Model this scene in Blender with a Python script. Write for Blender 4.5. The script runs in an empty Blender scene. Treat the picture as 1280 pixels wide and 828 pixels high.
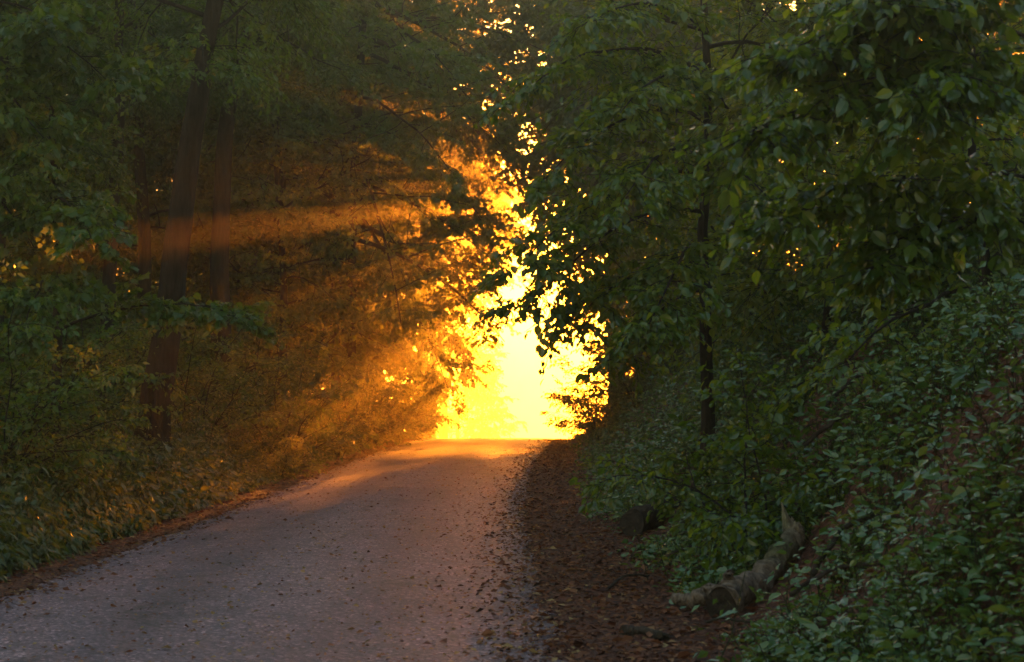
import bpy, math
import numpy as np
from mathutils import Vector

# ------------------------------------------------------------------ scene, camera, render
sc = bpy.context.scene
COL = sc.collection
F = 65.0
CAM_Z = 1.68
cam = bpy.data.cameras.new('camera')
cam.lens = F; cam.sensor_width = 36.0
cam.clip_start = 0.1; cam.clip_end = 2000
cam.dof.use_dof = True; cam.dof.focus_distance = 32.0; cam.dof.aperture_fstop = 5.0
co = bpy.data.objects.new('camera', cam); COL.objects.link(co)
co.location = (0, 0, CAM_Z)
co.rotation_euler = (math.radians(90 + 1.71), 0, 0)
sc.camera = co
PX = 1280 * F / 36.0          # focal length in photo pixels, only used to measure places from the photo
HOR = 483.0

def at(px, py, d):
    """world point seen at photo pixel (px, py) at distance d"""
    return np.array([(px - 640) / PX * d, d, CAM_Z + (HOR - py) / PX * d])

sc.view_settings.view_transform = 'Standard'
sc.view_settings.look = 'None'
sc.view_settings.gamma = 1.0
sc.view_settings.exposure = 3.1
sc.view_settings.use_curve_mapping = False
sc.render.engine = 'CYCLES'
cy = sc.cycles
cy.use_denoising = True
cy.max_bounces = 6; cy.diffuse_bounces = 3; cy.glossy_bounces = 2
cy.transmission_bounces = 4; cy.volume_bounces = 0; cy.transparent_max_bounces = 8
cy.sample_clamp_indirect = 6.0
cy.caustics_reflective = False; cy.caustics_refractive = False

SUN_AZ, SUN_EL = 5.9, 6.4      # degrees: a little right of the road, low
world = bpy.data.worlds.new('World'); sc.world = world
world.use_nodes = True
wn = world.node_tree
wn.nodes.clear()
wo = wn.nodes.new('ShaderNodeOutputWorld'); bg = wn.nodes.new('ShaderNodeBackground')
sky = wn.nodes.new('ShaderNodeTexSky'); sky.sky_type = 'NISHITA'; sky.sun_disc = False
sky.sun_elevation = math.radians(SUN_EL); sky.sun_rotation = math.radians(SUN_AZ)
sky.air_density = 1.9; sky.dust_density = 1.0; sky.ozone_density = 2.5; sky.altitude = 100
bg.inputs['Strength'].default_value = 0.065
wn.links.new(sky.outputs[0], bg.inputs['Color']); wn.links.new(bg.outputs[0], wo.inputs['Surface'])

sl = bpy.data.lights.new('sun', 'SUN'); sl.energy = 5.0; sl.angle = math.radians(0.5)
sl.color = (1.0, 0.265, 0.014)
so = bpy.data.objects.new('sun', sl); COL.objects.link(so)
a_, e_ = math.radians(SUN_AZ), math.radians(SUN_EL)
sdir = Vector((math.sin(a_) * math.cos(e_), math.cos(a_) * math.cos(e_), math.sin(e_)))
so.rotation_euler = sdir.to_track_quat('Z', 'Y').to_euler()
so.location = (10, 40, 40)

# ------------------------------------------------------------------ numpy helpers
def rng(s): return np.random.default_rng(s)
def unit(v): return v / np.maximum(np.linalg.norm(v, axis=-1, keepdims=True), 1e-9)
UP = np.array([0., 0., 1.])

def sm(a, b, x):
    t = np.clip((x - a) / (b - a), 0, 1); return t * t * (3 - 2 * t)

def wob(x, y, s=1.0, ph=0.0):
    """smooth pseudo-noise in about -1..1"""
    return (np.sin(x * 1.7 * s + 1.3 * np.sin(y * 0.9 * s + ph) + ph) + np.sin(y * 1.3 * s + 1.7 * np.sin(x * 1.1 * s - ph) + 2.1 * ph)
            + 0.6 * np.sin((x * 2.9 - y * 2.3) * s + 3 * ph) + 0.5 * np.sin((x * 3.7 + y * 4.1) * s - ph)) / 3.1

YK = [-20, 8, 14.8, 24.7, 40, 60, 85, 130, 640]
XL_ = [-4.35, -4.25, -4.1, -3.85, -3.63, -3.2, -2.5, -1.8, -1.0]
XR_ = [0.50, 0.42, 0.26, 0.16, 0.48, 1.35, 2.1, 2.8, 3.6]
VG_ = [.95, .95, .97, 0.9, 0.9, 0.6, 0.6, 0.6, 0.6]
def xl(y): return np.interp(y, YK, XL_)
def xr(y): return np.interp(y, YK, XR_)
def toe(y): return xr(y) + np.interp(y, YK, VG_)

def base(y):
    y = np.asarray(y, float)
    k = 0.00105; d = np.maximum(y - 52, 0)
    dm = 0.07 / (2 * k)
    return -np.where(d < dm, k * d * d, k * dm * dm + 0.07 * (d - dm))

def height(x, y):
    x = np.asarray(x, float); y = np.asarray(y, float)
    z = base(y)
    u = np.maximum(x - toe(y) - 0.12 * wob(x * .2, y, 1.1, .3), 0)
    bank = np.where(u < 3.2, 0.80 * u * sm(-.15, 2.2, u) , 0.80 * 3.2 + 0.5 * (u - 3.2))
    bank = np.where(u > 8, 0.80 * 3.2 + 0.5 * 4.8 + .06 * (u - 8), bank)
    z = z + bank + 0.14 * sm(0.3, 2.0, u) * wob(x, y, 1.3, 1.0) + .05 * sm(.1, .6, u) * wob(x, y, 4.0, .4)
    v = np.maximum(xl(y) - 0.35 - x, 0)
    lb = np.where(v < 3, 0.24 * v * sm(0, 1.0, v), 0.72 + 0.07 * (v - 3))
    z = z + lb + 0.12 * sm(0.3, 2, v) * wob(x, y, .9, 2.0)
    onr = sm(0, .2, np.minimum(x - xl(y), xr(y) - x))
    z = z + (1 - onr) * .012 * wob(x, y, 5, .7) - onr * 0.05
    return z

def road_z(x, y):
    c = (xl(y) + xr(y)) / 2; w = (xr(y) - xl(y)) / 2
    return base(y) + 0.012 + 0.03 * (1 - ((x - c) / w) ** 2) + 0.008 * wob(x, y, .8, .2)

class MB:
    def __init__(self): self.v = []; self.f = []; self.m = []; self.t = []; self.s = []; self.n = 0
    def add(self, verts, faces, mat=0, tint=None, smooth=False):
        verts = np.asarray(verts, np.float32).reshape(-1, 3); faces = np.asarray(faces, np.int64)
        if len(verts) == 0: return
        self.v.append(verts); self.f.append(faces + self.n)
        self.m.append(np.full(len(faces), mat, np.int32)); self.s.append(np.full(len(faces), smooth, bool))
        self.t.append(np.zeros(len(verts), np.float32) if tint is None else np.asarray(tint, np.float32))
        self.n += len(verts)
    def mesh(self, name, mats):
        me = bpy.data.meshes.new(name)
        V = np.concatenate(self.v)
        me.vertices.add(len(V)); me.vertices.foreach_set('co', V.ravel())
        L = np.concatenate([f.ravel() for f in self.f])
        tot = np.concatenate([np.full(len(f), f.shape[1], np.int32) for f in self.f])
        start = np.concatenate([[0], np.cumsum(tot)[:-1]]).astype(np.int32)
        me.loops.add(len(L)); me.loops.foreach_set('vertex_index', L.astype(np.int32))
        me.polygons.add(len(tot)); me.polygons.foreach_set('loop_start', start)
        me.polygons.foreach_set('material_index', np.concatenate(self.m))
        me.polygons.foreach_set('use_smooth', np.concatenate(self.s))
        at_ = me.attributes.new('tint', 'FLOAT', 'POINT'); at_.data.foreach_set('value', np.concatenate(self.t))
        for m in mats: me.materials.append(m)
        me.update(calc_edges=True)
        return me

def link(name, me, parent=None, loc=None):
    o = bpy.data.objects.new(name, me); COL.objects.link(o)
    if parent is not None: o.parent = parent
    if loc is not None: o.location = loc
    return o
def tag(o, label=None, cat=None, group=None, kind=None):
    for k, v in (('label', label), ('category', cat), ('group', group), ('kind', kind)):
        if v: o[k] = v
    return o

def grid_faces(nu, nv):
    i, j = np.meshgrid(np.arange(nu - 1), np.arange(nv - 1), indexing='ij')
    a = (i * nv + j).ravel()
    return np.stack([a, a + nv, a + nv + 1, a + 1], 1)

def tubes(pts, r, sides, mb, mat=1, cap=False, ridge=0.0, seed=0, tint=None):
    """pts (n,s,3), r (n,s): n tubes at once"""
    n, s, _ = pts.shape
    tan = np.gradient(pts, axis=1); tan = unit(tan)
    ref = np.where(np.abs(tan[..., 2:3]) > .9, np.array([1., 0, 0]), UP)
    a = unit(np.cross(ref, tan)); b = np.cross(tan, a)
    th = np.arange(sides) / sides * 2 * math.pi
    rr = np.broadcast_to(r[..., None], (n, s, sides)).copy()
    if ridge:
        g = rng(seed)
        ph = g.uniform(0, 6.28, 6)
        for k in range(1, 5):
            rr *= 1 + ridge / k * np.sin(k * th[None, None, :] + ph[k] + np.arange(s)[None, :, None] * .35 * (k - 2))
    v = pts[:, :, None, :] + rr[..., None] * (np.cos(th)[None, None, :, None] * a[:, :, None, :] + np.sin(th)[None, None, :, None] * b[:, :, None, :])
    k = np.arange(sides); k1 = (k + 1) % sides
    f = []
    for i in range(s - 1):
        f.append(np.stack([i * sides + k, i * sides + k1, (i + 1) * sides + k1, (i + 1) * sides + k], 1))
    f = np.concatenate(f)
    fa = (f[None] + (np.arange(n) * s * sides)[:, None, None]).reshape(-1, 4)
    mb.add(v.reshape(-1, 3), fa, mat, np.full(n * s * sides, .5 if tint is None else tint), True)
    if cap:
        for e in (0, s - 1):
            c = np.concatenate([v[0, e], pts[0, e][None]])
            ff = np.stack([k, k1, np.full(sides, sides)], 1)
            mb.add(c, ff if e else ff[:, ::-1], cap - 1, None, False)

# leaf templates: (side, along, up) and faces
def T_far():
    return np.array([[0, 0, 0], [-.30, .42, .07], [0, 1, -.06], [.30, .42, .07]]), [np.array([[0, 2, 1], [0, 3, 2]])]
def T_near():
    v = np.array([[0, 0, 0], [0, .4, 0], [0, .75, -.03], [0, 1.05, -.10],
                  [-.20, .16, .05], [-.32, .48, .08], [-.20, .80, .03], [.20, .16, .05], [.32, .48, .08], [.20, .80, .03]])
    q = np.array([[0, 1, 5, 4], [1, 2, 6, 5], [1, 0, 7, 8], [2, 1, 8, 9]]); t = np.array([[2, 3, 6], [3, 2, 9]])
    return v, [q, t]
def T_lobed():
    v = np.array([[0, 0, 0], [-.48, .14, .08], [-.36, .38, .06], [-.46, .64, .05], [-.24, .66, .02], [0, 1.0, -.10],
                  [.24, .66, .02], [.46, .64, .05], [.36, .38, .06], [.48, .14, .08]])
    t = np.array([[0, 2, 1], [0, 4, 2], [2, 4, 3], [0, 5, 4], [0, 6, 5], [0, 8, 6], [8, 7, 6], [0, 9, 8]])
    return v, [t]
def T_long():
    return np.array([[0, 0, 0], [-.13, .35, .03], [-.11, .7, -.02], [0, 1, -.14], [.11, .7, -.02], [.13, .35, .03]]), \
        [np.array([[0, 5, 4, 1], [1, 4, 3, 2]])]
TPL = {'far': T_far(), 'near': T_near(), 'lobed': T_lobed(), 'long': T_long()}

def leaves(mb, p, axis, nrm, size, tpl, tint, mat=0):
    tv, tfs = TPL[tpl]
    n = len(p); k = len(tv)
    a = unit(axis); s = unit(np.cross(nrm, a) + 1e-6); w = np.cross(a, s)
    v = p[:, None, :] + size[:, None, None] * (tv[None, :, 0:1] * s[:, None] + tv[None, :, 1:2] * a[:, None] + tv[None, :, 2:3] * w[:, None])
    off = (np.arange(n) * k)[:, None, None]
    first = True
    V = v.reshape(-1, 3); tt = np.repeat(tint, k)
    n0 = mb.n
    for tf in tfs:
        fa = (tf[None] + off).reshape(-1, tf.shape[1])
        if first: mb.add(V, fa, mat, tt); first = False
        else:
            mb.f.append(fa + n0); mb.m.append(np.full(len(fa), mat, np.int32)); mb.s.append(np.zeros(len(fa), bool))

def curves(start, d, length, segs, droop, g, wig=.08):
    """n bent polylines; droop bends the direction down (or up if negative) along the way"""
    n = len(start)
    pts = np.zeros((n, segs + 1, 3)); pts[:, 0] = start
    d = unit(d.copy()); st = (length / segs)[:, None]
    dr = np.broadcast_to(np.asarray(droop, float), (n,))[:, None]
    for i in range(segs):
        d = unit(d + g.normal(0, wig, (n, 3)) - dr / segs * UP)
        pts[:, i + 1] = pts[:, i] + d * st
    return pts

def sample(pts, t):
    """pts (n,s,3), t (n,m) in 0..1 -> points and tangents (n,m,3)"""
    n, s, _ = pts.shape
    x = t * (s - 1); i = np.clip(x.astype(int), 0, s - 2); f = (x - i)[..., None]
    idx = np.arange(n)[:, None]
    a, b = pts[idx, i], pts[idx, i + 1]
    return a + (b - a) * f, unit(b - a)

def spray(mb, limb, lr, g, nsec, ntwig, nleaf, seclen, twiglen, lsize, tpl, droop=.3, leafdroop=.5, tmin=.2, tintmid=.5, sec_sides=3, vert=.25, nvar=.85):
    """limbs (n,s,3) with radii -> secondary branches, twigs and leaves lying in flat drooping sprays"""
    n = len(limb)
    tubes(limb, lr, 5, mb)
    L = np.linalg.norm(np.diff(limb, axis=1), axis=2).sum(1)
    t = tmin + (1 - tmin) * ((np.arange(nsec) + g.uniform(0, 1, (n, nsec))) / nsec)
    t = np.clip(t, 0, .999)
    p, tg = sample(limb, t)
    side = unit(np.cross(tg, UP) + 1e-6) * np.where(np.arange(nsec) % 2, 1., -1.)[None, :, None]
    d = unit(tg * g.uniform(.5, 1.1, (n, nsec, 1)) + side * g.uniform(.5, 1.1, (n, nsec, 1)) + UP * g.normal(.08, vert, (n, nsec, 1)))
    sl_ = (L[:, None] * seclen * (1.15 - .75 * t) * g.uniform(.6, 1.25, (n, nsec))).ravel()
    sec = curves(p.reshape(-1, 3), d.reshape(-1, 3), sl_, 5, droop, g, .10)
    sec = np.concatenate([sec])
    sr = np.clip(sl_ * .010, .004, .03)[:, None] * np.linspace(1, .3, 6)[None]
    tubes(sec, sr, sec_sides, mb)
    m = len(sec)
    t2 = .12 + .88 * ((np.arange(ntwig) + g.uniform(0, 1, (m, ntwig))) / ntwig); t2 = np.clip(t2, 0, .999)
    p2, tg2 = sample(sec, t2)
    side2 = unit(np.cross(tg2, UP) + 1e-6) * np.where(np.arange(ntwig) % 2, 1., -1.)[None, :, None]
    d2 = unit(tg2 * g.uniform(.5, 1.2, (m, ntwig, 1)) + side2 * g.uniform(.4, 1.1, (m, ntwig, 1)) + UP * g.normal(0, .25, (m, ntwig, 1)))
    tl = twiglen * g.uniform(.5, 1.3, m * ntwig)
    tw = curves(p2.reshape(-1, 3), d2.reshape(-1, 3), tl, 3, droop, g, .12)
    tubes(tw, np.full((len(tw), 4), .0035) * np.linspace(1.2, .6, 4)[None], 3, mb)
    q = len(tw)
    t3 = np.clip(.08 + .92 * ((np.arange(nleaf) + g.uniform(0, 1, (q, nleaf))) / nleaf), 0, .999)
    p3, tg3 = sample(tw, t3)
    side3 = unit(np.cross(tg3, UP) + 1e-6) * np.where(np.arange(nleaf) % 2, 1., -1.)[None, :, None]
    ax = unit(tg3 * g.uniform(.2, 1., (q, nleaf, 1)) + side3 * g.uniform(.3, 1.1, (q, nleaf, 1)) - UP * g.uniform(0, 2 * leafdroop, (q, nleaf, 1)) + g.normal(0, .2, (q, nleaf, 3)))
    nr = unit(UP + g.normal(0, nvar, (q, nleaf, 3)))
    sz = lsize * np.clip(g.lognormal(-.12, .32, q * nleaf), .4, 1.6)
    # tint: per leaf with a drift per twig
    tn = np.clip(tintmid + np.repeat(g.normal(0, .13, q), nleaf) + g.normal(0, .12, q * nleaf), 0, 1)
    leaves(mb, p3.reshape(-1, 3) + g.normal(0, .02, (q * nleaf, 3)), ax.reshape(-1, 3), nr.reshape(-1, 3), sz, tpl, tn)

# ------------------------------------------------------------------ materials
def new_mat(name):
    m = bpy.data.materials.new(name); m.use_nodes = True
    nt = m.node_tree; nt.nodes.clear()
    out = nt.nodes.new('ShaderNodeOutputMaterial')
    return m, nt, out
def N(nt, t, **kw):
    n = nt.nodes.new(t)
    for k, v in kw.items():
        if k in n.inputs: n.inputs[k].default_value = v
        else: setattr(n, k, v)
    return n
def ramp(nt, fac, stops):
    r = nt.nodes.new('ShaderNodeValToRGB')
    el = r.color_ramp.elements
    while len(el) < len(stops): el.new(.5)
    for e, (p, c) in zip(el, stops): e.position = p; e.color = (*c, 1)
    nt.links.new(fac, r.inputs[0]); return r

def leaf_mat(name, c0, c1, c2, trans=.50, rough=.38, spec=.5):
    m, nt, out = new_mat(name)
    at_ = N(nt, 'ShaderNodeAttribute', attribute_name='tint')
    oi = N(nt, 'ShaderNodeObjectInfo')
    r = ramp(nt, at_.outputs['Fac'], [(0, c0), (.5, c1), (1, c2)])
    hs = N(nt, 'ShaderNodeHueSaturation')
    mr = N(nt, 'ShaderNodeMapRange'); mr.inputs['To Min'].default_value = .75; mr.inputs['To Max'].default_value = 1.25
    nt.links.new(oi.outputs['Random'], mr.inputs['Value']); nt.links.new(mr.outputs[0], hs.inputs['Value'])
    nt.links.new(r.outputs[0], hs.inputs['Color'])
    p = N(nt, 'ShaderNodeBsdfPrincipled'); p.inputs['Roughness'].default_value = rough
    p.inputs['Specular IOR Level'].default_value = spec
    nt.links.new(hs.outputs[0], p.inputs['Base Color'])
    t = N(nt, 'ShaderNodeBsdfTranslucent')
    g = N(nt, 'ShaderNodeMix', data_type='RGBA', blend_type='MULTIPLY'); g.inputs[0].default_value = 1
    g.inputs[7].default_value = (3.4, 2.2, .6, 1)
    nt.links.new(hs.outputs[0], g.inputs[6]); nt.links.new(g.outputs[2], t.inputs['Color'])
    mx = N(nt, 'ShaderNodeMixShader'); mx.inputs[0].default_value = trans
    nt.links.new(p.outputs[0], mx.inputs[1]); nt.links.new(t.outputs[0], mx.inputs[2])
    nt.links.new(mx.outputs[0], out.inputs['Surface'])
    return m

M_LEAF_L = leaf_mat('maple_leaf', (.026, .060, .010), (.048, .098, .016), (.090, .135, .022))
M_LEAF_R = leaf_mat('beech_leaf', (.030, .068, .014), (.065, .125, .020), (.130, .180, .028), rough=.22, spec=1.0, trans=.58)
M_LEAF_Y = leaf_mat('sunlit_leaf', (.050, .085, .015), (.085, .125, .020), (.130, .160, .030))  # sunlight put into the leaf colour: paler and yellower, for foliage meant as lit
M_COVER = leaf_mat('cover_leaf', (.030, .075, .024), (.070, .140, .042), (.150, .200, .062), rough=.27, spec=.8, trans=.28)
M_WEED = leaf_mat('weed_leaf', (.035, .055, .014), (.058, .085, .020), (.100, .120, .028), trans=.4)

def bark_mat(name, c0, c1, sc_=(14, 14, 2.2)):
    m, nt, out = new_mat(name)
    tc = N(nt, 'ShaderNodeTexCoord'); mp = N(nt, 'ShaderNodeMapping'); mp.inputs['Scale'].default_value = sc_
    nt.links.new(tc.outputs['Object'], mp.inputs[0])
    n1 = N(nt, 'ShaderNodeTexNoise', Scale=1.6, Detail=7.0, Roughness=.65); nt.links.new(mp.outputs[0], n1.inputs[0])
    n2 = N(nt, 'ShaderNodeTexNoise', Scale=.9, Detail=3.0); nt.links.new(tc.outputs['Object'], n2.inputs[0])
    mx = N(nt, 'ShaderNodeMath', operation='ADD'); mx.inputs[1].default_value = 0
    nt.links.new(n1.outputs['Fac'], mx.inputs[0])
    r = ramp(nt, mx.outputs[0], [(.32, c0), (.68, c1)])
    moss = ramp(nt, n2.outputs['Fac'], [(.58, (1, 1, 1)), (.72, (.55, .75, .45))])
    mu = N(nt, 'ShaderNodeMix', data_type='RGBA', blend_type='MULTIPLY'); mu.inputs[0].default_value = 1
    nt.links.new(r.outputs[0], mu.inputs[6]); nt.links.new(moss.outputs[0], mu.inputs[7])
    p = N(nt, 'ShaderNodeBsdfPrincipled', Roughness=.9); p.inputs['Specular IOR Level'].default_value = .15
    nt.links.new(mu.outputs[2], p.inputs['Base Color'])
    b = N(nt, 'ShaderNodeBump', Strength=1.0, Distance=.06); nt.links.new(n1.outputs['Fac'], b.inputs['Height'])
    nt.links.new(b.outputs[0], p.inputs['Normal']); nt.links.new(p.outputs[0], out.inputs['Surface'])
    return m
M_BARK = bark_mat('bark', (.014, .009, .007), (.050, .034, .026))
M_LOG = bark_mat('weathered_log', (.07, .046, .034), (.30, .21, .155), (10, 10, 10))
M_DARKLOG = bark_mat('rotten_log', (.022, .015, .011), (.075, .052, .040), (8, 8, 8))
M_WOOD = bark_mat('splintered_wood', (.20, .14, .09), (.42, .31, .21), (30, 30, 4))
M_STEM = bark_mat('green_stem', (.03, .035, .012), (.07, .07, .03))

def ground_mat():
    m, nt, out = new_mat('leaf_litter_soil')
    tc = N(nt, 'ShaderNodeTexCoord')
    v = N(nt, 'ShaderNodeTexVoronoi', Scale=22.0); nt.links.new(tc.outputs['Object'], v.inputs['Vector'])
    n1 = N(nt, 'ShaderNodeTexNoise', Scale=1.1, Detail=8.0, Roughness=.7); nt.links.new(tc.outputs['Object'], n1.inputs[0])
    n2 = N(nt, 'ShaderNodeTexNoise', Scale=40.0, Detail=4.0); nt.links.new(tc.outputs['Object'], n2.inputs[0])
    sep = N(nt, 'ShaderNodeSeparateColor'); nt.links.new(v.outputs['Color'], sep.inputs[0])
    r = ramp(nt, sep.outputs[0], [(0, (.050, .019, .012)), (.5, (.13, .046, .027)), (1, (.21, .084, .045))])
    r2 = ramp(nt, n1.outputs['Fac'], [(.35, (.45, .42, .40)), (.65, (1.1, 1.05, 1.0))])
    mu = N(nt, 'ShaderNodeMix', data_type='RGBA', blend_type='MULTIPLY'); mu.inputs[0].default_value = 1
    nt.links.new(r.outputs[0], mu.inputs[6]); nt.links.new(r2.outputs[0], mu.inputs[7])
    p = N(nt, 'ShaderNodeBsdfPrincipled', Roughness=.85); p.inputs['Specular IOR Level'].default_value = .25
    nt.links.new(mu.outputs[2], p.inputs['Base Color'])
    ad = N(nt, 'ShaderNodeMath', operation='ADD'); nt.links.new(v.outputs['Distance'], ad.inputs[0]); nt.links.new(n2.outputs['Fac'], ad.inputs[1])
    b = N(nt, 'ShaderNodeBump', Strength=.9, Distance=.03); nt.links.new(ad.outputs[0], b.inputs['Height'])
    nt.links.new(b.outputs[0], p.inputs['Normal']); nt.links.new(p.outputs[0], out.inputs['Surface'])
    return m
M_GROUND = ground_mat()

def asphalt_mat():
    m, nt, out = new_mat('worn_asphalt')
    tc = N(nt, 'ShaderNodeTexCoord')
    big = N(nt, 'ShaderNodeTexNoise', Scale=.45, Detail=5.0, Roughness=.6)
    mp = N(nt, 'ShaderNodeMapping'); mp.inputs['Scale'].default_value = (1.6, .35, 1)
    nt.links.new(tc.outputs['Object'], mp.inputs[0]); nt.links.new(mp.outputs[0], big.inputs[0])
    ag = N(nt, 'ShaderNodeTexVoronoi', Scale=48.0); nt.links.new(tc.outputs['Object'], ag.inputs['Vector'])
    ag2 = N(nt, 'ShaderNodeTexNoise', Scale=110.0, Detail=3.0, Roughness=.7); nt.links.new(tc.outputs['Object'], ag2.inputs[0])
    sep = N(nt, 'ShaderNodeSeparateColor'); nt.links.new(ag.outputs['Color'], sep.inputs[0])
    r = ramp(nt, sep.outputs[0], [(0, (.030, .027, .028)), (.6, (.085, .077, .078)), (.9, (.15, .14, .138)), (1, (.32, .30, .29))])
    r2 = ramp(nt, big.outputs['Fac'], [(.30, (.78, .50, .58)), (.50, (1.40, .91, 1.05)), (.70, (1.85, 1.20, 1.30))])
    mu = N(nt, 'ShaderNodeMix', data_type='RGBA', blend_type='MULTIPLY'); mu.inputs[0].default_value = 1
    nt.links.new(r.outputs[0], mu.inputs[6]); nt.links.new(r2.outputs[0], mu.inputs[7])
    md = N(nt, 'ShaderNodeTexNoise', Scale=2.2, Detail=6.0, Roughness=.7); nt.links.new(tc.outputs['Object'], md.inputs[0])
    r3 = ramp(nt, md.outputs['Fac'], [(.36, (.72, .70, .76)), (.52, (1, 1, 1)), (.66, (1.2, 1.15, 1.1))])
    mu2 = N(nt, 'ShaderNodeMix', data_type='RGBA', blend_type='MULTIPLY'); mu2.inputs[0].default_value = 1
    nt.links.new(mu.outputs[2], mu2.inputs[6]); nt.links.new(r3.outputs[0], mu2.inputs[7]); mu = mu2
    # two faint wheel tracks worn smoother and darker along the lane
    sx = N(nt, 'ShaderNodeSeparateXYZ'); nt.links.new(tc.outputs['Object'], sx.inputs[0])
    m1 = N(nt, 'ShaderNodeMath', operation='ADD'); m1.inputs[1].default_value = 1.9; nt.links.new(sx.outputs[0], m1.inputs[0])
    m2 = N(nt, 'ShaderNodeMath', operation='ABSOLUTE'); nt.links.new(m1.outputs[0], m2.inputs[0])
    m3 = N(nt, 'ShaderNodeMath', operation='SUBTRACT'); m3.inputs[1].default_value = .78; nt.links.new(m2.outputs[0], m3.inputs[0])
    m4 = N(nt, 'ShaderNodeMath', operation='ABSOLUTE'); nt.links.new(m3.outputs[0], m4.inputs[0])
    rw = ramp(nt, m4.outputs[0], [(.08, (.80, .79, .82)), (.42, (1.06, 1.05, 1.04))])
    mu3 = N(nt, 'ShaderNodeMix', data_type='RGBA', blend_type='MULTIPLY'); mu3.inputs[0].default_value = 1
    nt.links.new(mu.outputs[2], mu3.inputs[6]); nt.links.new(rw.outputs[0], mu3.inputs[7]); mu = mu3
    # hairline cracks: edges of a stretched, warped voronoi, kept only in places
    wv = N(nt, 'ShaderNodeTexNoise', Scale=1.3, Detail=4.0); nt.links.new(tc.outputs['Object'], wv.inputs[0])
    wm = N(nt, 'ShaderNodeMix', data_type='RGBA', blend_type='LINEAR_LIGHT'); wm.inputs[0].default_value = .35
    nt.links.new(tc.outputs['Object'], wm.inputs[6]); nt.links.new(wv.outputs['Color'], wm.inputs[7])
    ck = N(nt, 'ShaderNodeTexVoronoi', Scale=.55, feature='DISTANCE_TO_EDGE'); nt.links.new(wm.outputs[2], ck.inputs['Vector'])
    cr = ramp(nt, ck.outputs['Distance'], [(0, (.35, .33, .33)), (.022, (1, 1, 1))])
    mk = N(nt, 'ShaderNodeTexNoise', Scale=.6, Detail=2.0); nt.links.new(tc.outputs['Object'], mk.inputs[0])
    mkr = ramp(nt, mk.outputs['Fac'], [(.47, (0, 0, 0)), (.56, (1, 1, 1))])
    mc = N(nt, 'ShaderNodeMix', data_type='RGBA', blend_type='MULTIPLY')
    nt.links.new(mkr.outputs[0], mc.inputs[0]); nt.links.new(mu.outputs[2], mc.inputs[6]); nt.links.new(cr.outputs[0], mc.inputs[7])
    p = N(nt, 'ShaderNodeBsdfPrincipled', Roughness=.62); p.inputs['Specular IOR Level'].default_value = .45
    nt.links.new(mc.outputs[2], p.inputs['Base Color'])
    ad = N(nt, 'ShaderNodeMath', operation='ADD'); nt.links.new(ag.outputs['Distance'], ad.inputs[0]); nt.links.new(ag2.outputs['Fac'], ad.inputs[1])
    b = N(nt, 'ShaderNodeBump', Strength=.55, Distance=.008); nt.links.new(ad.outputs[0], b.inputs['Height'])
    nt.links.new(b.outputs[0], p.inputs['Normal']); nt.links.new(p.outputs[0], out.inputs['Surface'])
    return m
M_ROAD = asphalt_mat()

def dead_leaf_mat():
    m, nt, out = new_mat('dead_leaf')
    at_ = N(nt, 'ShaderNodeAttribute', attribute_name='tint')
    r = ramp(nt, at_.outputs['Fac'], [(0, (.042, .015, .009)), (.45, (.145, .046, .022)), (.8, (.25, .10, .042)), (1, (.36, .23, .09))])
    p = N(nt, 'ShaderNodeBsdfPrincipled', Roughness=.7); p.inputs['Specular IOR Level'].default_value = .3
    nt.links.new(r.outputs[0], p.inputs['Base Color'])
    t = N(nt, 'ShaderNodeBsdfTranslucent'); nt.links.new(r.outputs[0], t.inputs['Color'])
    mx = N(nt, 'ShaderNodeMixShader'); mx.inputs[0].default_value = .25
    nt.links.new(p.outputs[0], mx.inputs[1]); nt.links.new(t.outputs[0], mx.inputs[2])
    nt.links.new(mx.outputs[0], out.inputs['Surface'])
    return m
M_DEAD = dead_leaf_mat()

# ------------------------------------------------------------------ ground and road
def warp(a, b, n, c, tight):
    """n values from a to b, denser near c"""
    t = np.linspace(-1, 1, n); s = np.sinh(t * tight) / math.sinh(tight)
    return np.where(s < 0, c + s * (c - a), c + s * (b - c))
gx = warp(-60, 60, 301, -1.5, 3.2)
gy = np.concatenate([np.linspace(-14, 5, 20), np.linspace(5.25, 70, 260), np.linspace(71, 260, 70), np.linspace(270, 640, 30)])
X, Y = np.meshgrid(gx, gy, indexing='ij')
mb = MB(); mb.add(np.stack([X, Y, height(X, Y)], -1).reshape(-1, 3), grid_faces(len(gx), len(gy)), 0, None, True)
tag(link('ground', mb.mesh('ground', [M_GROUND])), kind='structure')

ry = np.concatenate([np.linspace(-14, 5, 40), np.linspace(5.1, 75, 560), np.linspace(76, 256, 120), np.linspace(262, 636, 60)])
rt = np.linspace(0, 1, 41)
RT, RY = np.meshgrid(rt, ry, indexing='ij')
ragL = .10 * wob(RY * 0, RY, 2.3, .5) + .05 * wob(RY * 0, RY, 7.1, 1.5) + .025 * wob(RY * 0, RY, 19, 2.5)
ragR = .15 * wob(RY * 0 + 3, RY, 1.9, .9) + .09 * wob(RY * 0, RY, 6.3, 2.2) + .03 * wob(RY * 0, RY, 17, .1)
XLr, XRr = xl(RY) + ragL, xr(RY) + ragR
RX = XLr + (XRr - XLr) * RT
edge = np.minimum(RT, 1 - RT)
RZ = road_z(np.clip(RX, xl(RY), xr(RY)), RY) - .03 * (1 - sm(0, .02, edge))
mb = MB(); mb.add(np.stack([RX, RY, RZ], -1).reshape(-1, 3), grid_faces(len(rt), len(ry)), 0, None, True)
tag(link('road', mb.mesh('road', [M_ROAD])), kind='structure')

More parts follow.
